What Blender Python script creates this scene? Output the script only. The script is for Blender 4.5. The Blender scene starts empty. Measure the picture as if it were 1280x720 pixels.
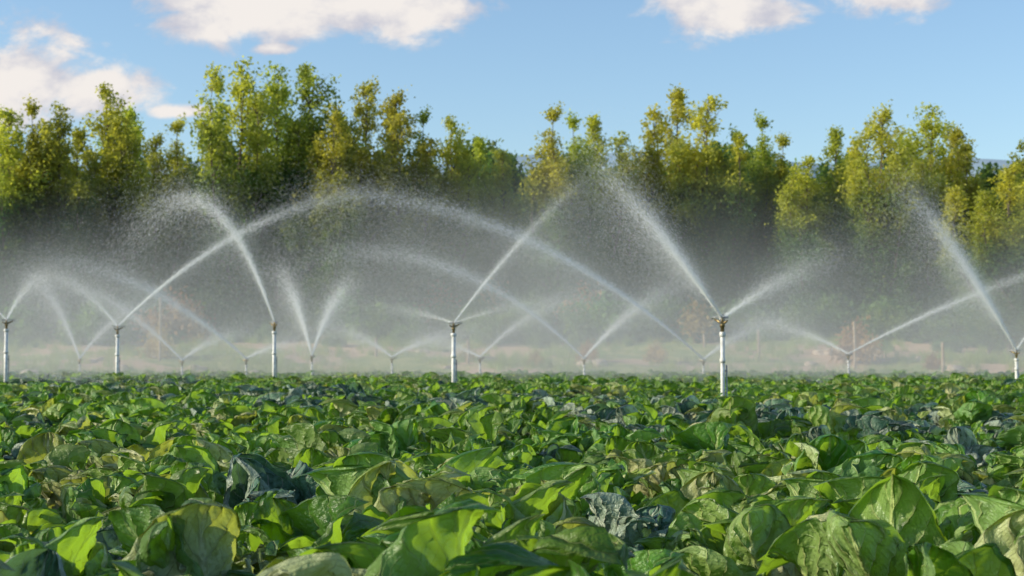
import bpy, math, random
import numpy as np
from mathutils import Vector
rng = np.random.default_rng(7); random.seed(7)
F = 2030.0; HZ = 452.0; CH = 1.14
scene = bpy.context.scene
col = scene.collection
def P(px, py, d):
    return np.array([(px-640)/F*d, d, CH+(HZ-py)/F*d])
def link(o): col.objects.link(o); return o
def fast_mesh(name, V, Fc, uv=None, smooth=False, matidx=None):
    V = np.ascontiguousarray(V, dtype=np.float32); Fc = np.ascontiguousarray(Fc, dtype=np.int32)
    n, k = Fc.shape
    me = bpy.data.meshes.new(name)
    me.vertices.add(len(V)); me.vertices.foreach_set('co', V.ravel())
    me.loops.add(n*k); me.polygons.add(n)
    me.polygons.foreach_set('loop_start', np.arange(0, n*k, k, dtype=np.int32))
    me.loops.foreach_set('vertex_index', Fc.ravel())
    if uv is not None:
        l = me.uv_layers.new(name='UVMap')
        l.data.foreach_set('uv', np.ascontiguousarray(uv[Fc.ravel()], dtype=np.float32).ravel())
    if matidx is not None: me.polygons.foreach_set('material_index', np.ascontiguousarray(matidx, dtype=np.int32))
    me.update(calc_edges=True)
    me.polygons.foreach_set('use_smooth', np.full(n, smooth, dtype=bool))
    return me
# ---------------- node helper
class NT:
    def __init__(s, tree): s.t = tree; s.n = tree.nodes; s.l = tree.links
    def new(s, typ, **kw):
        n = s.n.new(typ)
        for k, v in kw.items(): setattr(n, k, v)
        return n
    def put(s, sock, v):
        if isinstance(v, bpy.types.NodeSocket): s.l.new(v, sock)
        elif v is not None:
            sock.default_value = v
    def M(s, op, a, b=None, c=None, clamp=False):
        n = s.new('ShaderNodeMath', operation=op, use_clamp=clamp)
        s.put(n.inputs[0], a); s.put(n.inputs[1], b); s.put(n.inputs[2], c)
        return n.outputs[0]
    def MR(s, v, a, b, c=0.0, d=1.0, smooth=True):
        n = s.new('ShaderNodeMapRange'); n.interpolation_type = 'SMOOTHSTEP' if smooth else 'LINEAR'
        s.put(n.inputs[0], v); s.put(n.inputs[1], a); s.put(n.inputs[2], b); s.put(n.inputs[3], c); s.put(n.inputs[4], d)
        return n.outputs[0]
    def MIX(s, f, a, b, blend='MIX'):
        n = s.new('ShaderNodeMix', data_type='RGBA', blend_type=blend)
        s.put(n.inputs[0], f)
        s.put(n.inputs[6], a if isinstance(a, bpy.types.NodeSocket) else (*a, 1)); s.put(n.inputs[7], b if isinstance(b, bpy.types.NodeSocket) else (*b, 1))
        return n.outputs[2]
    def NOISE(s, vec, scale, detail=3, rough=0.55, dist=0.0):
        n = s.new('ShaderNodeTexNoise'); s.put(n.inputs['Vector'], vec)
        n.inputs['Scale'].default_value = scale; n.inputs['Detail'].default_value = detail
        n.inputs['Roughness'].default_value = rough; n.inputs['Distortion'].default_value = dist
        return n.outputs['Fac']
def newmat(name):
    m = bpy.data.materials.new(name); m.use_nodes = True
    m.node_tree.nodes.clear(); return m, NT(m.node_tree)
def out(nt, surf=None, vol=None):
    o = nt.new('ShaderNodeOutputMaterial')
    if surf: nt.l.new(surf, o.inputs[0])
    if vol: nt.l.new(vol, o.inputs[1])
def bsdf(nt, colr, rough=0.6, spec=0.5, metal=0.0, normal=None):
    b = nt.new('ShaderNodeBsdfPrincipled')
    nt.put(b.inputs['Base Color'], colr if isinstance(colr, bpy.types.NodeSocket) else (*colr, 1))
    nt.put(b.inputs['Roughness'], rough); b.inputs['Specular IOR Level'].default_value = spec
    b.inputs['Metallic'].default_value = metal
    if normal: nt.l.new(normal, b.inputs['Normal'])
    return b.outputs[0]
def bump(nt, h, strength, dist):
    b = nt.new('ShaderNodeBump'); b.inputs['Strength'].default_value = strength; b.inputs['Distance'].default_value = dist
    nt.l.new(h, b.inputs['Height']); return b.outputs[0]

# ---------------- materials
def leaf_mat(name, dark, light, vein, back, trans, tf=0.3, rough=0.42):
    m, nt = newmat(name)
    uv = nt.new('ShaderNodeTexCoord').outputs['UV']
    sep = nt.new('ShaderNodeSeparateXYZ'); nt.l.new(uv, sep.inputs[0])
    objc = nt.new('ShaderNodeTexCoord').outputs['Object']
    u = nt.M('ABSOLUTE', nt.M('SUBTRACT', sep.outputs[0], 0.5)); u = nt.M('MULTIPLY', u, 2.0)
    v = sep.outputs[1]
    nz = nt.NOISE(objc, 9.0, 2)
    mid = nt.MR(u, 0.02, nt.M('MULTIPLY_ADD', v, -0.06, 0.115), 1.0, 0.0)
    ph = nt.M('MULTIPLY', nt.M('SUBTRACT', v, nt.M('MULTIPLY', nt.M('POWER', u, 0.8), 0.36)), 7.0)
    ph = nt.M('ADD', ph, nt.M('MULTIPLY', nz, 1.5))
    d = nt.M('MULTIPLY', nt.M('ABSOLUTE', nt.M('SUBTRACT', nt.M('FRACT', ph), 0.5)), 2.0)
    thick = nt.M('MULTIPLY_ADD', u, -0.12, 0.20)
    side = nt.MR(d, 0.0, thick, 1.0, 0.0)
    side = nt.M('MULTIPLY', side, nt.MR(u, 0.75, 1.0, 1.0, 0.2))
    ph2 = nt.M('ADD', nt.M('MULTIPLY', nt.M('ADD', u, nt.M('MULTIPLY', v, .55)), 13.0), nt.M('MULTIPLY', nz, 5.0))
    d2 = nt.M('MULTIPLY', nt.M('ABSOLUTE', nt.M('SUBTRACT', nt.M('FRACT', ph2), 0.5)), 2.0)
    net = nt.MR(d2, 0.0, 0.16, 1.0, 0.0)
    puck = nt.MR(d, 0.0, 0.8, 0.0, 1.0)
    fn = nt.NOISE(objc, 45, 2, .6)
    ve = nt.M('MAXIMUM', nt.M('MAXIMUM', mid, nt.M('MULTIPLY', side, 0.85)), nt.M('MULTIPLY', net, 0.22))
    info = nt.new('ShaderNodeObjectInfo').outputs['Random']
    base = nt.MIX(nt.MR(nt.M('ADD',nz,nt.M('MULTIPLY',nt.M('SUBTRACT',fn,.5),.5)), 0.35, 0.68), dark, light)
    edge = nt.M('MULTIPLY', nt.MR(u, 0.8, 1.0), nt.MR(nz, 0.42, 0.62))
    base = nt.MIX(nt.M('MULTIPLY', edge, 0.7), base, back)
    base = nt.MIX(ve, base, vein)
    geo = nt.new('ShaderNodeNewGeometry')
    base = nt.MIX(nt.M('MULTIPLY', geo.outputs['Backfacing'], 0.6), base, nt.MIX(nt.M('MULTIPLY', ve, 0.9), back, vein))
    hs = nt.new('ShaderNodeHueSaturation'); nt.l.new(base, hs.inputs['Color'])
    nt.l.new(nt.MR(info, 0, 1, 0.47, 0.52, False), hs.inputs['Hue'])
    r2 = nt.M('FRACT', nt.M('MULTIPLY', info, 7.77))
    nt.l.new(nt.MR(r2, 0, 1, 0.7, 1.45, False), hs.inputs['Value'])
    h = nt.M('ADD', nt.M('MULTIPLY', ve, -0.8), nt.M('ADD', nt.M('MULTIPLY', fn, 1.0), nt.M('MULTIPLY', puck, 1.0)))
    nb = bump(nt, h, 1.0, 0.013)
    p = bsdf(nt, hs.outputs[0], nt.MR(nz, 0.3, 0.7, rough-0.08, rough+0.12), 0.5, 0, nb)
    tr = nt.new('ShaderNodeBsdfTranslucent')
    tc = nt.MIX(nt.M('MULTIPLY', ve, 0.65), trans, (trans[0]*0.4, trans[1]*0.4, trans[2]*0.4))
    nt.l.new(tc, tr.inputs[0])
    mx = nt.new('ShaderNodeMixShader'); mx.inputs[0].default_value = tf
    nt.l.new(p, mx.inputs[1]); nt.l.new(tr.outputs[0], mx.inputs[2])
    out(nt, mx.outputs[0]); return m
m_green = leaf_mat('cabbage_leaf_green', (0.026,0.10,0.014), (0.095,0.215,0.024), (0.42,0.52,0.20), (0.24,0.35,0.12), (0.44,0.72,0.04), 0.38, .40)
m_yel = leaf_mat('cabbage_leaf_old', (0.13,0.22,0.035), (0.30,0.37,0.09), (0.54,0.56,0.30), (0.54,0.56,0.32), (0.62,0.70,0.09), 0.34, 0.48)
m_blue = leaf_mat('cabbage_leaf_glaucous', (0.032,0.095,0.055), (0.10,0.19,0.12), (0.38,0.42,0.33), (0.34,0.39,0.31), (0.18,0.36,0.12), 0.24, 0.44)

def tree_mat(name, c1, c2, c3, tr_c, sc=0.35, tf=0.4, zr=None):
    m, nt = newmat(name)
    oc = nt.new('ShaderNodeTexCoord').outputs['Object']
    n1 = nt.NOISE(oc, sc, 2); n2 = nt.NOISE(oc, 5.0, 2)
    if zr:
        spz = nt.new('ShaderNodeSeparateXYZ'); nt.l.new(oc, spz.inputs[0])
        n1 = nt.M('ADD', nt.M('MULTIPLY',n1,.75), nt.MR(spz.outputs[2], zr[0], zr[1], -.14, .32, False))  # leaf tone plus sunlit tops and shaded bases, put into colour by height
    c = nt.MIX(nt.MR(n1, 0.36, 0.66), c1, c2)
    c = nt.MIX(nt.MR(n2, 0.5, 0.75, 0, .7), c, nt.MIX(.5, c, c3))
    info = nt.new('ShaderNodeObjectInfo').outputs['Random']
    hs = nt.new('ShaderNodeHueSaturation'); nt.l.new(c, hs.inputs['Color'])
    hs.inputs['Saturation'].default_value = .94
    nt.l.new(nt.MR(info, 0, 1, 0.49, 0.535, False), hs.inputs['Hue'])
    r2 = nt.M('FRACT', nt.M('MULTIPLY', info, 9.13)); nt.l.new(nt.MR(r2, 0, 1, 0.8, 1.25, False), hs.inputs['Value'])
    p = bsdf(nt, hs.outputs[0], 0.55, 0.3)
    tr = nt.new('ShaderNodeBsdfTranslucent')
    nt.l.new(nt.MIX(1.0, hs.outputs[0], tr_c, 'MULTIPLY'), tr.inputs[0])
    mx = nt.new('ShaderNodeMixShader'); mx.inputs[0].default_value = tf
    nt.l.new(p, mx.inputs[1]); nt.l.new(tr.outputs[0], mx.inputs[2]); out(nt, mx.outputs[0]); return m
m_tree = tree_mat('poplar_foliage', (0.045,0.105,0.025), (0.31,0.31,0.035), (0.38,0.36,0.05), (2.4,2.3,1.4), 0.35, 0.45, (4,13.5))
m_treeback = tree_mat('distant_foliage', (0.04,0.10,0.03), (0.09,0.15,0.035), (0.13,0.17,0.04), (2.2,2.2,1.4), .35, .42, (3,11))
m_bush = tree_mat('bush_foliage', (0.07,0.15,0.03), (0.14,0.21,0.04), (0.2,0.22,0.05), (2.2,2.2,1.3), 1.2)
m_dry = tree_mat('dry_foliage', (0.32,0.18,0.05), (0.48,0.30,0.09), (0.55,0.40,0.14), (1.3,1.2,1), 1.2)
m_grass = tree_mat('field_edge_grass', (0.22,0.31,0.05), (0.42,0.42,0.10), (0.58,0.46,0.19), (1.5,1.5,1), 0.4, 0.35)
m_bark, nt = newmat('bark')
oc = nt.new('ShaderNodeTexCoord').outputs['Object']
out(nt, bsdf(nt, nt.MIX(nt.NOISE(oc, 8, 4), (0.06,0.045,0.03), (0.22,0.19,0.15)), 0.9, 0.2))

m_ground, nt = newmat('ground_soil_and_grass')
oc = nt.new('ShaderNodeTexCoord').outputs['Object']
sp = nt.new('ShaderNodeSeparateXYZ'); nt.l.new(oc, sp.inputs[0])
n1 = nt.NOISE(oc, 6, 5); n2 = nt.NOISE(oc, 0.13, 4); n3 = nt.NOISE(oc, 0.9, 4)
soil = nt.MIX(n1, (0.035,0.024,0.014), (0.12,0.085,0.05))
gr = nt.MIX(nt.MR(n3, 0.35, 0.65), (0.17,0.25,0.05), (0.38,0.38,0.13))
gr = nt.MIX(nt.MR(n2, 0.48, 0.57), gr, (0.60,0.42,0.27))
yy = nt.M('ADD', sp.outputs[1], nt.M('MULTIPLY', n3, 4.0))
c = nt.MIX(nt.MR(yy, 73, 77), soil, gr)
out(nt, bsdf(nt, c, 0.95, 0.2, 0, bump(nt, n1, 0.8, 0.05)))

m_hill, nt = newmat('hill_scrub_haze_tint')
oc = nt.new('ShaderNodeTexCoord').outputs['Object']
out(nt, bsdf(nt, nt.MIX(nt.MR(nt.NOISE(oc, 0.02, 5), 0.4, 0.6), (0.26,0.36,0.46), (0.33,0.42,0.50)), 1.0, 0.0))  # pale blue of distance haze painted into the scrub colour

def simple(name, a, b, sc, rough, spec=0.5, metal=0.0):
    m, nt = newmat(name); oc = nt.new('ShaderNodeTexCoord').outputs['Object']
    n = nt.NOISE(oc, sc, 4)
    out(nt, bsdf(nt, nt.MIX(nt.MR(n, 0.35, 0.65), a, b), rough, spec, metal, bump(nt, n, 0.2, 0.003))); return m
m_pvc = simple('riser_pipe_plastic', (0.55,0.55,0.52), (0.75,0.75,0.73), 12, 0.4)
m_metal = simple('galvanised_steel', (0.25,0.25,0.26), (0.42,0.42,0.43), 30, 0.45, 0.5, 0.7)
m_brass = simple('sprinkler_brass', (0.20,0.15,0.07), (0.34,0.26,0.12), 30, 0.4, 0.5, 0.8)
m_wood = simple('weathered_post_wood', (0.28,0.2,0.13), (0.45,0.36,0.26), 10, 0.9, 0.2)
m_stone = simple('pale_stone', (0.4,0.3,0.22), (0.55,0.46,0.36), 3, 0.9, 0.2)
m_drop, nt = newmat('water_droplets')
df = nt.new('ShaderNodeBsdfDiffuse'); df.inputs[0].default_value = (0.92,0.93,0.93,1)
tr = nt.new('ShaderNodeBsdfTranslucent'); tr.inputs[0].default_value = (0.97,0.98,0.98,1)
mx = nt.new('ShaderNodeMixShader'); mx.inputs[0].default_value = 0.5
nt.l.new(df.outputs[0], mx.inputs[1]); nt.l.new(tr.outputs[0], mx.inputs[2]); out(nt, mx.outputs[0])

# ---------------- ground
def H(x, y):
    t = np.clip((y-74)/36.0, 0, 1); t = t*t*(3-2*t)
    bumps = 0.25*np.sin(x*0.23+1.3)*np.sin(y*0.31)+0.12*np.sin(x*0.71+y*0.4)
    return 2.8*t + bumps*np.clip((y-76)/10, 0, 1)*np.clip((200-y)/60, 0, 1)
ys = np.concatenate([[-300,-60,-10], np.arange(0,74,4), np.arange(74,150,1.5), [160,180,210,260,350,500,800,1500,4000]])
xs = np.concatenate([[-3000,-1200,-500,-250,-150], np.arange(-100,101,2), [150,250,500,1200,3000]])
X, Y = np.meshgrid(xs, ys); Z = H(X, Y)
nx, ny = len(xs), len(ys)
idx = np.arange(nx*ny).reshape(ny, nx)
fc = np.stack([idx[:-1,:-1], idx[:-1,1:], idx[1:,1:], idx[1:,:-1]], -1).reshape(-1,4)
me = fast_mesh('ground', np.stack([X,Y,Z],-1).reshape(-1,3), fc, smooth=True); me.materials.append(m_ground)
link(bpy.data.objects.new('ground', me))
# distant hills
xs = np.linspace(-1500,1500,260); rows = []
prof = 115 + 4*np.sin(xs*0.006+1)+2*np.sin(xs*0.021)+1.2*np.sin(xs*0.05+2)
for k, (yy_, f) in enumerate([(700,0.0),(780,0.45),(860,0.82),(930,1.0),(1100,1.02),(1500,0.5)]):
    rows.append(np.stack([xs, np.full_like(xs, yy_)+12*np.sin(xs*0.03+k), prof*f+ (4*np.sin(xs*0.04+k*2) if 0<f<1 else 0)], -1))
V = np.concatenate(rows); n = len(xs); idx = np.arange(len(V)).reshape(-1, n)
fc = np.stack([idx[:-1,:-1], idx[:-1,1:], idx[1:,1:], idx[1:,:-1]], -1).reshape(-1,4)
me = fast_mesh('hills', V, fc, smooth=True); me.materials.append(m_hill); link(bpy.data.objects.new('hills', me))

# ---------------- cabbage leaves
NU, NV = 21, 26
def leaf(L, W, el0, bend, cup, ruffle, curl, az, r):
    q = np.linspace(0, 1, NV); v = np.sin(q*np.pi/2)*0.5+q*0.5
    u = np.linspace(-1, 1, NU)
    ang = el0 - bend*(v**1.6)
    ds = np.diff(v)*L
    y = np.concatenate([[0], np.cumsum(np.cos(ang[:-1])*ds)]); z = np.concatenate([[0], np.cumsum(np.sin(ang[:-1])*ds)])
    t = np.clip((v-0.10)/0.90, 0, 1)
    w = W*0.5*np.clip(1-np.abs(2*t**0.86-1)**2.3, 0, 1)**0.5
    w = np.maximum(w, 0.022*(1-v)**0.5*L/0.4+0.003)
    U, Vv = np.meshgrid(u, v)
    p1, p2, p3, p4 = r.uniform(0, 6.28, 4)
    lobe = 1+0.05*np.sin(Vv*9+p1+np.sign(U)*1.7)+0.03*np.sin(Vv*23+p2*np.sign(U))+0.02*np.sin(Vv*47+p3)
    Wd = w[:, None]*lobe
    nyv = -np.sin(ang)[:, None]; nzv = np.cos(ang)[:, None]
    aU = np.abs(U)
    th = U*cup
    xo = Wd*np.sin(th)/cup; no = Wd*(1-np.cos(th))/cup
    side = np.where(U > 0, 1.0, 2.3)
    ruf = ruffle*L*(aU**2.0)*(np.sin(Vv*15+p1*side+U*1.5)*0.6+np.sin(Vv*29+p2*side)*0.4+np.sin(Vv*53+p4*side)*0.15)
    tipr = ruffle*L*(Vv**5)*(np.sin(U*5+p3)*0.7+np.sin(U*11+p1)*.4)
    cu = curl*L*np.clip((aU-0.58)/0.42, 0, 1)**2*(0.55+0.45*np.sin(Vv*7+p3*side))
    ct = curl*0.9*L*np.clip((Vv-0.75)/0.25, 0, 1)**2*(1+.5*np.sin(U*3+p4))
    blister = 0.016*L/0.4*np.abs(np.sin((Vv-0.36*aU**0.8)*7.0*3.14+1))*np.clip(aU*3,0,1)*(1-aU**3)
    crink = 0.006*(np.sin(U*14+Vv*19+p2)*np.sin(Vv*37-U*9+p3)+.7*np.sin(U*23-Vv*11+p1)*np.sin(Vv*29+p4))
    groove = -0.018*np.exp(-(aU/0.12)**2)*(1-Vv)
    no = no + ruf + tipr - cu - ct + blister + groove + crink
    no = no + 0.016*(np.sin(U*3.1+Vv*5.3+p2)+np.sin(Vv*9.7-U*2.2+p3))
    px = xo*(1-0.22*np.clip((aU-0.7)/0.3,0,1)**2)
    py = y[:, None] + nyv*no
    pz = z[:, None] + nzv*no
    tw = r.normal(0, 0.4)*Vv
    px2 = px*np.cos(tw)
    py = py + px*np.sin(tw)*nyv; pz = pz + px*np.sin(tw)*nzv
    ca, sa = math.cos(az), math.sin(az)
    py = py + 0.025; px2 = px2 + r.normal(0,.05)*Vv**2
    Xo = px2*ca - py*sa; Yo = px2*sa + py*ca
    Vt = np.stack([Xo, Yo, pz], -1).reshape(-1, 3)
    uv = np.stack([(U*0.5+0.5), Vv], -1).reshape(-1, 2)
    return Vt, uv
idx = np.arange(NU*NV).reshape(NV, NU)
LF = np.stack([idx[:-1,:-1], idx[:-1,1:], idx[1:,1:], idx[1:,:-1]], -1).reshape(-1,4)
def cabbage(name, seed, mat, mat2):
    r = np.random.default_rng(seed); Vs=[];UVs=[];Fs=[];Ms=[];off=0
    specs = []
    no = r.integers(6, 8); a0 = r.uniform(0, 6.28)
    for i in range(no): specs.append((r.uniform(.36,.48), r.uniform(.78,.95), r.uniform(.8,1.2), r.uniform(.0,.8), r.uniform(.7,1.5), r.uniform(.025,.06), r.uniform(-.03,.15), a0+i*2.4+r.normal(0,.2)))
    for i in range(6): specs.append((r.uniform(.38,.52), r.uniform(.76,.95), r.uniform(1.2,1.5), r.uniform(-.2,.6), r.uniform(.7,1.6), r.uniform(.02,.05), r.uniform(0,.20), a0+1+i*1.9+r.normal(0,.2)))
    for i in range(5): specs.append((r.uniform(.26,.34), r.uniform(.95,1.1), r.uniform(1.2,1.45), r.uniform(-1.4,-.7), r.uniform(1.1,1.6), .012, r.uniform(0,.03), a0+2+i*2.1))
    for (L,wr,e,b,c,ru,cu,az) in specs:
        V, uv = leaf(L, L*wr, e, b, c, ru, cu, az, r)
        V[:,2] += r.uniform(0.02, 0.07)
        Vs.append(V); UVs.append(uv); Fs.append(LF+off); off += len(V)
        Ms.append(np.full(len(LF), 1 if r.random() < 0.2 else 0))
    k=8; a=np.linspace(0,2*np.pi,k,endpoint=False)
    V=np.concatenate([np.stack([.022*np.cos(a),.022*np.sin(a),np.full(k,zz)],-1) for zz in (-.05,.09)])
    f=np.array([[i,(i+1)%k,k+(i+1)%k,k+i] for i in range(k)])+off
    Vs.append(V);UVs.append(np.tile([[.5,.1]],(2*k,1)));Fs.append(f);Ms.append(np.zeros(k))
    me = fast_mesh(name, np.concatenate(Vs), np.concatenate(Fs), np.concatenate(UVs), True, np.concatenate(Ms))
    me.materials.append(mat); me.materials.append(mat2); return bpy.data.objects.new(name, me)

def gn_scatter(name, pts, rot, scl, vid, objs):
    c = bpy.data.collections.new(name+'_kinds')
    for i, o in enumerate(objs):
        o.name = 'k%02d_%s' % (i, o.name); c.objects.link(o)
    me = bpy.data.meshes.new(name); me.vertices.add(len(pts)); me.vertices.foreach_set('co', np.ascontiguousarray(pts, dtype=np.float32).ravel())
    a = me.attributes.new('rot', 'FLOAT_VECTOR', 'POINT'); a.data.foreach_set('vector', np.ascontiguousarray(rot, dtype=np.float32).ravel())
    a = me.attributes.new('scl', 'FLOAT', 'POINT'); a.data.foreach_set('value', np.ascontiguousarray(scl, dtype=np.float32))
    a = me.attributes.new('vid', 'INT', 'POINT'); a.data.foreach_set('value', np.ascontiguousarray(vid, dtype=np.int32))
    me.update()
    ob = link(bpy.data.objects.new(name, me))
    g = bpy.data.node_groups.new(name, 'GeometryNodeTree')
    g.interface.new_socket('Geometry', in_out='INPUT', socket_type='NodeSocketGeometry')
    g.interface.new_socket('Geometry', in_out='OUTPUT', socket_type='NodeSocketGeometry')
    gi = g.nodes.new('NodeGroupInput'); go = g.nodes.new('NodeGroupOutput')
    ci = g.nodes.new('GeometryNodeCollectionInfo'); ci.inputs['Collection'].default_value = c
    ci.inputs['Separate Children'].default_value = True; ci.inputs['Reset Children'].default_value = True
    ip = g.nodes.new('GeometryNodeInstanceOnPoints'); ip.inputs['Pick Instance'].default_value = True
    def na(t, nm):
        n = g.nodes.new('GeometryNodeInputNamedAttribute'); n.data_type = t; n.inputs['Name'].default_value = nm
        return n.outputs['Attribute']
    g.links.new(gi.outputs[0], ip.inputs['Points']); g.links.new(ci.outputs[0], ip.inputs['Instance'])
    g.links.new(na('INT','vid'), ip.inputs['Instance Index']); g.links.new(na('FLOAT_VECTOR','rot'), ip.inputs['Rotation'])
    g.links.new(na('FLOAT','scl'), ip.inputs['Scale']); g.links.new(ip.outputs[0], go.inputs[0])
    md = ob.modifiers.new('scatter', 'NODES'); md.node_group = g
    return ob
greens = [cabbage('green_cabbage', 100+i, m_green, m_yel) for i in range(8)]
blues = [cabbage('blue_cabbage', 200+i, m_blue, m_blue if i%2 else m_yel) for i in range(4)]
dr = np.array([1,-1.6]); dr /= np.linalg.norm(dr); pr = np.array([-dr[1], dr[0]])
A, B = np.meshgrid(np.arange(-110,110,0.58), np.arange(-110,110,0.70))
A = A + (np.arange(A.shape[0])[:,None]%2)*0.29
pts = A[...,None]*dr + B[...,None]*pr; pts = pts.reshape(-1,2); pts = pts + rng.normal(0,0.09,pts.shape)
x, y = pts[:,0], pts[:,1]
keep = (y > 1.9) & (y < 73.5) & (np.abs(x) < 0.33*y+4) & (rng.random(len(x)) > 0.04)
pts = pts[keep]; x, y = pts[:,0], pts[:,1]
uu = y+1.6*x
isb = (uu > 17.5+rng.normal(0,1.2,len(x))) & (uu < 30+rng.normal(0,3,len(x))) & (rng.random(len(x))<.62)
isb |= rng.random(len(x))<.07
vid = np.where(isb, 8+rng.integers(0,4,len(x)), rng.integers(0,8,len(x)))
scl = np.clip(rng.normal(1.14,0.15,len(x)), 0.75, 1.5)*np.where(isb,0.96,1.0)
rot = np.stack([rng.normal(0,.16,len(x)), rng.normal(0,.16,len(x)), rng.uniform(0,6.28,len(x))],-1)
gn_scatter('cabbage_crop', np.stack([x,y,0*x],-1), rot, scl, vid, greens+blues)
print('cabbages', len(x))

# ---------------- trees
def quads(C, size, r, flat=0.0, aspect=0.6):
    n = len(C); a = r.normal(size=(n,3)); a /= np.linalg.norm(a,axis=1)[:,None]
    b = np.cross(a, r.normal(size=(n,3))); b /= np.linalg.norm(b,axis=1)[:,None]
    s = size*r.uniform(.6,1.3,(n,1))
    V = np.stack([C+a*s, C+b*s*aspect, C-a*s, C-b*s*aspect],1).reshape(-1,3)
    return V, np.arange(4*n).reshape(n,4)
def tube(pts, rad, k=6):
    pts = np.array(pts, float); n = len(pts); V=[]
    for i in range(n):
        t = pts[min(i+1,n-1)]-pts[max(i-1,0)]; t /= np.linalg.norm(t)+1e-9
        ref = np.array([1,0,0]) if abs(t[0])<0.8 else np.array([0,1,0])
        e1 = np.cross(t,ref); e1/=np.linalg.norm(e1); e2=np.cross(t,e1)
        a = np.linspace(0,2*np.pi,k,endpoint=False)
        V.append(pts[i]+rad[i]*(np.cos(a)[:,None]*e1+np.sin(a)[:,None]*e2))
    Fq=[[i*k+j, i*k+(j+1)%k, (i+1)*k+(j+1)%k, (i+1)*k+j] for i in range(n-1) for j in range(k)]
    return np.concatenate(V), np.array(Fq)
def tree(name, seed, Ht, R, mat, nleaf=60, leaders=4, lsize=0.13):
    r = np.random.default_rng(seed); Vs=[];Fs=[];Ms=[];off=0
    def add(V,f,m):
        nonlocal off
        Vs.append(V);Fs.append(f+off);Ms.append(np.full(len(f),m));off+=len(V)
    Cs=[]
    for li in range(leaders):
        az = li*2*np.pi/leaders+r.uniform(-.6,.6); hh = Ht*(1.0 if li==0 else r.uniform(.60,.95)); sp = 0 if li==0 else R*r.uniform(.3,.75)
        z = np.linspace(0,1,9)
        path = np.stack([np.cos(az)*sp*np.clip(z*2.2-.25,0,1)**.8+r.normal(0,.1,9)*z, np.sin(az)*sp*np.clip(z*2.2-.25,0,1)**.8+r.normal(0,.1,9)*z, z*hh],-1)
        add(*tube(path, (0.20 if li==0 else .11)*Ht/14*(1-z*0.95), 7), 1)
        nb = int(62*hh/Ht) if li==0 else int(44*hh/Ht)
        for b in range(nb):
            f = r.uniform(.04,.99)**0.85
            o = np.array([np.interp(f,z,path[:,k]) for k in range(3)])
            bul = 1+.35*np.sin(f*13+li*2.1+seed)+.2*np.sin(f*29+seed*1.7)
            rl = (R*0.9 if li==0 else R*0.62)*(1-f)**0.66*min(1,(f+.35)*1.6)*r.uniform(.45,1.2)*bul+.18
            baz = r.uniform(0,6.28); el = r.uniform(.4,1.1)
            d = np.array([np.cos(baz)*np.cos(el), np.sin(baz)*np.cos(el), np.sin(el)])
            L = rl/np.cos(el)*0.8
            q = np.linspace(0,1,4)[:,None]; bp = o+d*L*q+np.array([0,0,.15*L])*q**2
            add(*tube(bp, 0.03*(1-q[:,0]*.85)*(1+L*.2), 4), 1)
            for c in range(max(2,int(L*2.0))):
                t = r.uniform(.2,1.05)**.7
                cc = o+d*L*t+np.array([0,0,.15*L*t*t])+r.normal(0,.08+.1*(1-f),3)
                s = r.uniform(.18,.40)*(.5+.5*min(1,(1-f)*3.0))
                nl = int(nleaf*r.uniform(.4,1.2)*(s/.3)**1.4)
                pp = r.normal(size=(nl,3))*s*np.array([1,1,1.15]); Cs.append(cc+pp)
    C = np.concatenate(Cs); C = C[(C[:,2]>0.2)]
    V,f = quads(C, lsize, r); add(V,f,0)
    me = fast_mesh(name, np.concatenate(Vs), np.concatenate(Fs), None, False, np.concatenate(Ms))
    me['top'] = float(np.quantile(C[:,2], .9993))
    me.materials.append(mat); me.materials.append(m_bark); return me
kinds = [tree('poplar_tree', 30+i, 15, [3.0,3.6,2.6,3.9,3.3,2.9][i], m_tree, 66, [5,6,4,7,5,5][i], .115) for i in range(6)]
print('leaves', [len(k.polygons) for k in kinds])
tops = [(-95,120),(-50,150),(-15,140),(10,135),(36,122),(72,130),(97,158),(132,105),(160,132),(190,168),(222,145),(268,92),(300,74),(345,80),(385,78),(415,140),(455,100),(490,115),(530,134),(564,145),(600,170),(630,186),
 (694,130),(716,140),(742,142),(812,168),(850,108),(885,118),(920,158),(952,140),(980,165),(1010,194),(1045,158),(1105,135),(1135,172),(1167,130),(1200,158),(1330,150),(1370,170)]
for i,(px,py) in enumerate(tops):
    d = 108+rng.uniform(-5,7); b = P(px,py,d)
    gz = float(H(b[0], d)); hgt = b[2]-gz
    kd = kinds[(i*5+int(rng.integers(0,3)))%6]
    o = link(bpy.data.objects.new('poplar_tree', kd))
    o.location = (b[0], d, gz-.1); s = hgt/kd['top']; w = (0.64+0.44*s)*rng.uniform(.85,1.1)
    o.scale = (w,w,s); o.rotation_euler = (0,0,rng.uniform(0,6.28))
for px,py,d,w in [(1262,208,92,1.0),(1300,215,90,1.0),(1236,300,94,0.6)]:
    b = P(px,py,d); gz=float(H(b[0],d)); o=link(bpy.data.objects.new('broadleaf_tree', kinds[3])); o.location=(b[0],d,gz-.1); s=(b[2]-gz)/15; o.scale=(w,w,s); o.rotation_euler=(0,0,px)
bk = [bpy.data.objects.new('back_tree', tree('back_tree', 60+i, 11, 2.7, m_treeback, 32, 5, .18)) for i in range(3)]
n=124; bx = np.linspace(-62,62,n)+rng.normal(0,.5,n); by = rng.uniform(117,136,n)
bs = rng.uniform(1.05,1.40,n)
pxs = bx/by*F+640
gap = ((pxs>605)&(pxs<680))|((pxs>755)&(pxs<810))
bs = np.where(gap, np.clip(bs,1.2,1.31), bs); bs=np.where(pxs>1205, bs*.95, bs)
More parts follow.
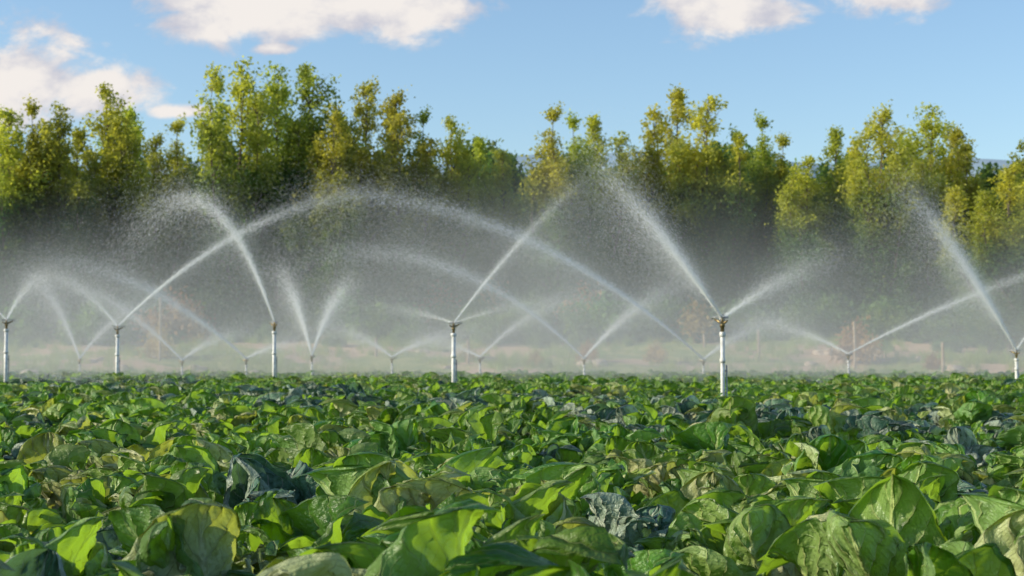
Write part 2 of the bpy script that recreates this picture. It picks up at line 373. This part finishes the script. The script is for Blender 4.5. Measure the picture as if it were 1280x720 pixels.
gn_scatter('tree_row', np.stack([bx,by,H(bx,by)-.1],-1), np.stack([0*bx,0*bx,rng.uniform(0,6.28,n)],-1), bs, rng.integers(0,3,n), bk)
# ---------------- bushes / undergrowth / grass
def bush(name, seed, mat, R=1.0, nl=900, ls=.07):
    r = np.random.default_rng(seed); Cs=[];Vs=[];Fs=[];Ms=[];off=0
    for i in range(16):
        az=r.uniform(0,6.28); el=r.uniform(.35,1.5); L=R*r.uniform(.6,1.1)
        d=np.array([np.cos(az)*np.cos(el),np.sin(az)*np.cos(el),np.sin(el)])*L
        q=np.linspace(0,1,4)[:,None]; V,f=tube(d*q,.025*(1-q[:,0]*.7),4); Vs.append(V);Fs.append(f+off);Ms.append(np.ones(len(f)));off+=len(V)
        for t in (.5,.8,1.): Cs.append(d*t+r.normal(size=(nl//16,3))*.17*R)
    C=np.concatenate(Cs); C=C[C[:,2]>.02]; V,f=quads(C,ls,r); Vs.append(V);Fs.append(f+off);Ms.append(np.zeros(len(f)))
    me=fast_mesh(name,np.concatenate(Vs),np.concatenate(Fs),None,False,np.concatenate(Ms)); me.materials.append(mat); me.materials.append(m_bark); return bpy.data.objects.new(name,me)
bks=[bush('bush',80,m_bush),bush('bush',81,m_bush),bush('bush',82,m_dry)]
n=400; bx=rng.uniform(-62,62,n); by=rng.uniform(0,1,n)**.4*16+93
gn_scatter('undergrowth', np.stack([bx,by,H(bx,by)-.1],-1), np.stack([0*bx,0*bx,rng.uniform(0,6.28,n)],-1), rng.uniform(.4,1.5,n)*np.where(by>100,1.8,.6), rng.choice(3,n,p=[.5,.44,.06]), bks)
for px,py,d,s in [(1070,400,90,1.9),(200,372,92,1.5),(820,405,90,1.0),(735,418,88,.9),(585,420,88,.8),(670,420,86,.7),(1165,425,86,.7)]:
    b=P(px,py,d); o=link(bpy.data.objects.new('dry_shrub', bks[2].data)); o.location=(b[0],d,float(H(b[0],d))-.05); o.scale=(s*.8,s*.8,s)
def tuft(name, seed, mat):
    r=np.random.default_rng(seed); V=[];Fq=[]
    for i in range(46):
        az=r.uniform(0,6.28); p=r.normal(0,.12,2); h=r.uniform(.2,.55); l=r.uniform(.05,.25); w=.008
        c,s=np.cos(az),np.sin(az); k=len(V)
        for t in (0,.5,1.):
            ww=w*(1-t*.85)
            V.append([p[0]+c*l*t*t-s*ww,p[1]+s*l*t*t+c*ww,h*t]); V.append([p[0]+c*l*t*t+s*ww,p[1]+s*l*t*t-c*ww,h*t])
        Fq += [[k,k+1,k+3,k+2],[k+2,k+3,k+5,k+4]]
    me=fast_mesh(name,np.array(V),np.array(Fq)); me.materials.append(mat); return bpy.data.objects.new(name,me)
tf=[tuft('tuft',90+i,m_grass) for i in range(3)]
n=7500; bx=rng.uniform(-60,60,n); by=rng.uniform(0,1,n)**1.2*30+75
k=np.sin(bx*.5+2*np.sin(by*.3))+rng.normal(0,.6,n)>0; bx,by=bx[k],by[k]; n=len(bx)
gn_scatter('tall_grass', np.stack([bx,by,H(bx,by)-.03],-1), np.stack([0*bx,0*bx,rng.uniform(0,6.28,n)],-1), rng.uniform(.5,1.5,n), rng.integers(0,3,n), tf)
for px,py,d in [(1068,402,88),(948,412,90),(200,372,90),(585,425,86),(1178,428,84),(880,418,95),(470,422,92)]:
    b=P(px,py,d); gz=float(H(b[0],d)); h=b[2]-gz
    V,f=tube([[0,0,-.2],[0.02,0,h*.5],[0,0.02,h-.04],[0,0.02,h]],[.085,.08,.075,.05],9)
    k=9; top=len(V)-k; me=bpy.data.meshes.new('wooden_post'); me.from_pydata(V.tolist(),[],f.tolist()+[list(range(top,top+k))]); me.materials.append(m_wood)
    o=link(bpy.data.objects.new('wooden_post',me)); o.location=(b[0],d,gz)
import bmesh
rk=[]
for i in range(3):
    bm=bmesh.new(); bmesh.ops.create_icosphere(bm,subdivisions=3,radius=1)
    for v in bm.verts:
        c=v.co.copy(); v.co*=1+.18*math.sin(c.x*3+i)+.14*math.sin(c.y*4.3+i*2)+.1*math.sin(c.z*5+c.x*4); v.co.z*=.5
    me=bpy.data.meshes.new('rock'); bm.to_mesh(me); bm.free(); me.materials.append(m_stone); rk.append(bpy.data.objects.new('rock',me))
n=60; bx=rng.uniform(-50,50,n); by=rng.uniform(80,96,n)
gn_scatter('rocks', np.stack([bx,by,H(bx,by)],-1), np.stack([0*bx,0*bx,rng.uniform(0,6.28,n)],-1), rng.uniform(.2,.6,n), rng.integers(0,3,n), rk)

# ---------------- sprinklers
def part(name, pieces, mat, parent):
    Vs=[];Fs=[];off=0
    for pts,rad,k in pieces:
        V,f=tube(pts,rad,k); Vs+=V.tolist(); Fs+=(f+off).tolist()
        Fs.append([off+j for j in range(k)][::-1]); Fs.append([off+len(V)-k+j for j in range(k)]); off+=len(V)
    me=bpy.data.meshes.new(name); me.from_pydata(Vs,[],Fs); me.materials.append(mat)
    for p in me.polygons: p.use_smooth=len(p.vertices)==4
    o=link(bpy.data.objects.new(name,me)); o.parent=parent; return o
def sprinkler(px,py,d,az,lean=0.0):
    b=P(px,py,d); e=link(bpy.data.objects.new('irrigation_sprinkler',None)); e.location=(b[0],d,0); h=b[2]; e.empty_display_size=.2
    e.rotation_euler=(0,lean,0)
    rr=.034 if d<36 or d>50 else .046
    part('riser',[([[0,0,-.2],[0,0,h-.2]],[rr,rr],14),([[0,0,h*.62],[0,0,h*.62+.07]],[rr*1.3]*2,14),([[0,0,h-.27],[0,0,h-.26],[0,0,h-.2],[0,0,h-.19]],[rr*1.1,rr*1.4,rr*1.4,rr*1.1],14)],m_pvc,e)
    part('support_stake',[([[.07,.02,-.2],[.065,.02,h*.6]],[.011,.011],8),([[-.0,.02,h*.55],[.08,.02,h*.55]],[.012,.012],8)],m_metal,e)
    c,s=math.cos(az),math.sin(az)
    part('nozzle_head',[([[0,0,h-.2],[0,0,h-.12],[0,0,h-.11],[0,0,h-.03]],[.03,.03,.045,.035],12),
        ([[0,0,h-.06],[c*.08,s*.08,h-.02],[c*.17,s*.17,h+.02]],[.026,.022,.014],10),
        ([[0,0,h-.06],[-c*.06,-s*.06,h-.04],[-c*.11,-s*.11,h-.01]],[.022,.018,.012],10),
        ([[0,0,h-.04],[0,0,h+.05]],[.02,.02],10)],m_brass,e)
    part('swing_arm',[([[c*.02,s*.02,h-.12],[c*.0-s*.05,s*.0+c*.05,h-.05],[-s*.05,c*.05,h+.06],[0,0,h+.085]],[.009]*4,6),
        ([[s*.05,-c*.05,h-.05],[s*.05,-c*.05,h+.06],[0,0,h+.085]],[.009]*3,6),
        ([[-c*.12,-s*.12,h+.035],[0,0,h+.045],[c*.2,s*.2,h+.05],[c*.22,s*.22,h+.02]],[.016,.008,.008,.018],6)],m_metal,e)
    return b
spr = {'a':(903,400,26,2.3),'b':(567,406,37,.6),'c':(147,410,46,.6),'d':(343,405,43,2.4),'e':(8,402,42,.6),
 'f':(1270,440,48,2.4),'g':(1060,444,60,.5),'h':(730,450,62,2.5),'i':(879,451,62,2.6),'j':(600,448,64,.4),'k':(490,448,64,.4),'l':(390,446,60,1.2),'m':(308,450,62,2.6),'n':(228,452,66,2.6),'o':(100,450,66,2.4)}
SP={k:sprinkler(*v) for k,v in spr.items()}
# jets: source, apex px, apex py, depth offset, t end, count, spread, width, straightness
jets=[('a',745,205,-3,1.08,15000,.13,.9,.74),('a',1070,318,3,1.12,9000,.28,.8,.5),
 ('b',748,212,6,1.04,8000,.14,.8,.74),('b',735,372,4,1.5,3500,.22,.7,.2),('b',440,382,4,1.3,3500,.24,.7,.2),
 ('c',462,243,3,1.3,13000,.2,.9,.15),('c',50,338,2,1.3,4500,.24,.8,.3),
 ('d',240,250,-3,2.6,20000,.18,.9,.0),
 ('e',60,345,2,1.7,4000,.2,.8,.1),('e',-120,330,2,1.3,4000,.2,.8,.1),
 ('f',1128,228,-3,1.06,18000,.22,1.0,.72),('f',1400,330,3,1.3,4500,.24,1,.1),
 ('g',1420,305,-3,1.1,10000,.22,.9,.6),('g',930,402,3,1.5,5000,.3,1,.2),
 ('h',462,316,-4,1.8,16000,.28,1.0,.0),('h',860,355,3,1.15,8000,.36,1.0,.4),
 ('i',450,243,-6,1.25,20000,.26,1.1,.12),('i',990,400,2,1.3,5000,.36,1,.2),
 ('j',740,368,3,1.4,5500,.36,1,.2),('j',520,424,2,1.5,4000,.32,1,.2),
 ('k',590,415,2,1.5,5000,.32,1,.2),('k',405,410,2,1.5,5000,.32,1,.2),
 ('l',345,335,2,1.15,8000,.32,1,.4),('l',440,350,2,1.15,8000,.32,1,.4),
 ('m',75,325,-3,1.2,10000,.28,1,.3),('m',390,425,2,1.4,3500,.3,1,.2),
 ('n',70,350,2,1.2,7000,.3,1,.35),('n',310,415,2,1.5,4500,.32,1,.2),
 ('o',35,345,2,1.3,6500,.3,1,.3),('o',190,380,2,1.5,5000,.32,1,.2)]
def tris(C, T, L, W, r):
    n=len(C); q=np.cross(T,r.normal(size=(n,3))); q/=np.linalg.norm(q,axis=1)[:,None]+1e-9
    V=np.stack([C-T*L*.5+q*W*.5, C-T*L*.5-q*W*.5, C+T*L*.5],1).reshape(-1,3)
    return V, np.arange(3*n).reshape(n,3)
byS={}
for (s,ax,ay,dd,te,n,sp_,wf,st) in jets:
    px0,py0,d0,_=spr[s]; O=P(px0,py0-2,d0); Ap=P(ax,ay,d0+dd); D=Ap-O; Hh=D[2]
    r=rng
    n=int(n*2.1)
    t=r.random(n)**1.1*te
    fade=np.clip((te-t)/(te*.6),0,1)**1.0; k=r.random(n)<(.08+.92*fade); t=t[k]; m=len(t)
    short=1-np.abs(r.normal(0,.055,m))*t
    def path(t,short):
        tt=t*short; ov=np.maximum(tt-1,0)
        zz=(1-st)*(2*tt-tt*tt)+st*(tt-4*ov*ov)
        return np.stack([O[0]+D[0]*tt, O[1]+D[1]*tt, O[2]+Hh*zz],-1)
    C=path(t,short); C=C+r.standard_t(3,size=(m,3))*(sp_*(.04+ 1.0*(t**1.3)[:,None]))*np.array([.8,1,.8])
    T=np.stack([np.full(m,D[0]),np.full(m,D[1]),Hh*((1-st)*2*(1-t)+st)],-1)+r.normal(size=(m,3))*.08*Hh; T/=np.linalg.norm(T,axis=1)[:,None]
    V,f=tris(C,T,r.uniform(.03,.10,(m,1))*wf,r.uniform(.0016,.004,(m,1))*wf*(d0/36),r); lst=byS.setdefault(s,[]); lst.append(V)
    m=int(n*2.4); t=.15+r.random(m)**.7*(te*1.05-.15); fall=r.exponential(.6,m)*(t**1.5)*Hh*.45
    C=path(t,1-np.abs(r.normal(0,.13,m))*t); C[:,2]-=fall; C=C+r.normal(size=(m,3))*(.06+.75*t[:,None]**1.5*sp_*3)
    C=C[C[:,2]>.3]; m=len(C)
    T=np.stack([r.normal(0,.4,m)+.15*np.sign(D[0]),r.normal(0,.4,m),-np.ones(m)],-1); T/=np.linalg.norm(T,axis=1)[:,None]
    V,f=tris(C,T,r.uniform(.008,.020,(m,1))*wf,r.uniform(.002,.004,(m,1))*wf*(d0/36),r); lst.append(V)
tot=0
for s,l in byS.items():
    V=np.concatenate(l); tot+=len(V)//3; me=fast_mesh('water_spray',V,np.arange(len(V)).reshape(-1,3)); me.materials.append(m_drop)
    link(bpy.data.objects.new('water_spray',me))
print('drops',tot)

# ---------------- mist bank: homogeneous volume, thin towards the top
m_mist, nt = newmat('spray_mist')
vs=nt.new('ShaderNodeVolumeScatter'); vs.inputs['Color'].default_value=(.94,1,.97,1); vs.inputs['Density'].default_value=.021; vs.inputs['Anisotropy'].default_value=0.0
out(nt,None,vs.outputs[0])
m_mist.cycles.homogeneous_volume=True
nxm=120; xs=np.linspace(-75,75,nxm); nzm=18
ht=9.8+1.3*np.sin(xs*.21+1)+1.0*np.sin(xs*.47+2)+.6*np.sin(xs*.9)
ht*=np.clip((75-np.abs(xs))/14,0.05,1)
prof=np.linspace(0,1,nzm); Vf=[];Vb=[]
for j,f in enumerate(prof):
    hy=31*(1-f)**2.2; zz=.15+f*ht
    wob=1+.12*np.sin(xs*.3+j*.2)
    Vf.append(np.stack([xs,71-hy*wob,zz],-1)); Vb.append(np.stack([xs,71+hy*.95*wob,zz],-1))
loop=Vf+Vb[::-1][1:]
V=np.concatenate(loop); R_=len(loop); idx=np.arange(R_*nxm).reshape(R_,nxm); fl=[]
for a in range(R_):
    b=(a+1)%R_
    for i in range(nxm-1): fl.append([idx[a,i],idx[a,i+1],idx[b,i+1],idx[b,i]])
caps=[list(idx[:,0]),list(idx[::-1,-1])]
me=bpy.data.meshes.new('mist'); me.from_pydata(V.tolist(),[],[list(map(int,f)) for f in fl+caps])
bm=bmesh.new(); bm.from_mesh(me); bmesh.ops.recalc_face_normals(bm,faces=bm.faces); bm.to_mesh(me); bm.free()
me.materials.append(m_mist); link(bpy.data.objects.new('mist',me))

# ---------------- light and sky
S=Vector((-0.90,-0.12,0.38)).normalized()
su=bpy.data.lights.new('sun','SUN'); su.energy=5.0; su.angle=math.radians(.5); su.color=(1,.91,.68)
so=link(bpy.data.objects.new('sun',su)); so.rotation_mode='QUATERNION'; so.rotation_quaternion=S.to_track_quat('Z','Y')
w=bpy.data.worlds.new('World'); scene.world=w; w.use_nodes=True; w.node_tree.nodes.clear(); nt=NT(w.node_tree)
sky=nt.new('ShaderNodeTexSky',sky_type='NISHITA',sun_disc=False); sky.sun_elevation=math.asin(S.z); sky.sun_rotation=math.atan2(S.x,S.y)
sky.air_density=1.0; sky.dust_density=.8; sky.ozone_density=1.6
tc=nt.new('ShaderNodeTexCoord').outputs['Generated']; sp=nt.new('ShaderNodeSeparateXYZ'); nt.l.new(tc,sp.inputs[0])
dy=nt.M('MAXIMUM',sp.outputs[1],.05); gx=nt.M('DIVIDE',sp.outputs[0],dy); gz=nt.M('DIVIDE',sp.outputs[2],dy)
cmb=nt.new('ShaderNodeCombineXYZ'); nt.l.new(gx,cmb.inputs[0]); nt.l.new(nt.M('MULTIPLY',gz,1.5),cmb.inputs[1])
n1=nt.NOISE(cmb.outputs[0],19,8,.64,.3); n2=nt.NOISE(cmb.outputs[0],26,6,.6)
mask=None
for px,py,rx,ry in [(15,98,150,76),(110,112,105,42),(-80,80,120,90),(325,0,170,68),(490,2,140,56),(255,30,85,42),(900,-2,135,58),(1110,-12,95,38),(225,138,60,12),(340,58,40,10)]:
    a=nt.M('DIVIDE',nt.M('SUBTRACT',gx,(px-640)/F),rx/F); b=nt.M('DIVIDE',nt.M('SUBTRACT',gz,(HZ-py)/F),ry/F)
    e=nt.M('SUBTRACT',1.0,nt.M('SQRT',nt.M('ADD',nt.M('MULTIPLY',a,a),nt.M('MULTIPLY',b,b))))
    mask=e if mask is None else nt.M('MAXIMUM',mask,e)
v=nt.M('ADD',mask,nt.M('MULTIPLY',nt.M('SUBTRACT',n1,.5),2.2))
alpha=nt.MR(v,0.0,.5); front=nt.MR(sp.outputs[1],.1,.3); alpha=nt.M('MULTIPLY',alpha,front)
cc=nt.MIX(nt.MR(nt.M('ADD',n2,nt.M('MULTIPLY',v,.3)),.42,.78),(.62,.63,.72),(.97,.92,.88))
skc=nt.MIX(1.0,sky.outputs[0],(1.10,1.20,1.27),'MULTIPLY')
b1=nt.new('ShaderNodeBackground'); b1.inputs[1].default_value=.147; nt.l.new(skc,b1.inputs[0])
b2=nt.new('ShaderNodeBackground'); b2.inputs[1].default_value=.93; nt.l.new(cc,b2.inputs[0])
mx=nt.new('ShaderNodeMixShader'); nt.l.new(alpha,mx.inputs[0]); nt.l.new(b1.outputs[0],mx.inputs[1]); nt.l.new(b2.outputs[0],mx.inputs[2])
o=nt.new('ShaderNodeOutputWorld'); nt.l.new(mx.outputs[0],o.inputs[0])

cam=bpy.data.cameras.new('camera'); cam.sensor_width=36; cam.lens=F/1280*36; cam.clip_end=8000; cam.clip_start=.05
cam.dof.use_dof=True; cam.dof.focus_distance=8.5; cam.dof.aperture_fstop=5.0
co=link(bpy.data.objects.new('camera',cam)); co.location=(0,0,CH); co.rotation_euler=(math.radians(90)+math.atan(92/F),0,0); scene.camera=co
scene.view_settings.view_transform='Standard'; scene.view_settings.look='None'; scene.view_settings.exposure=0
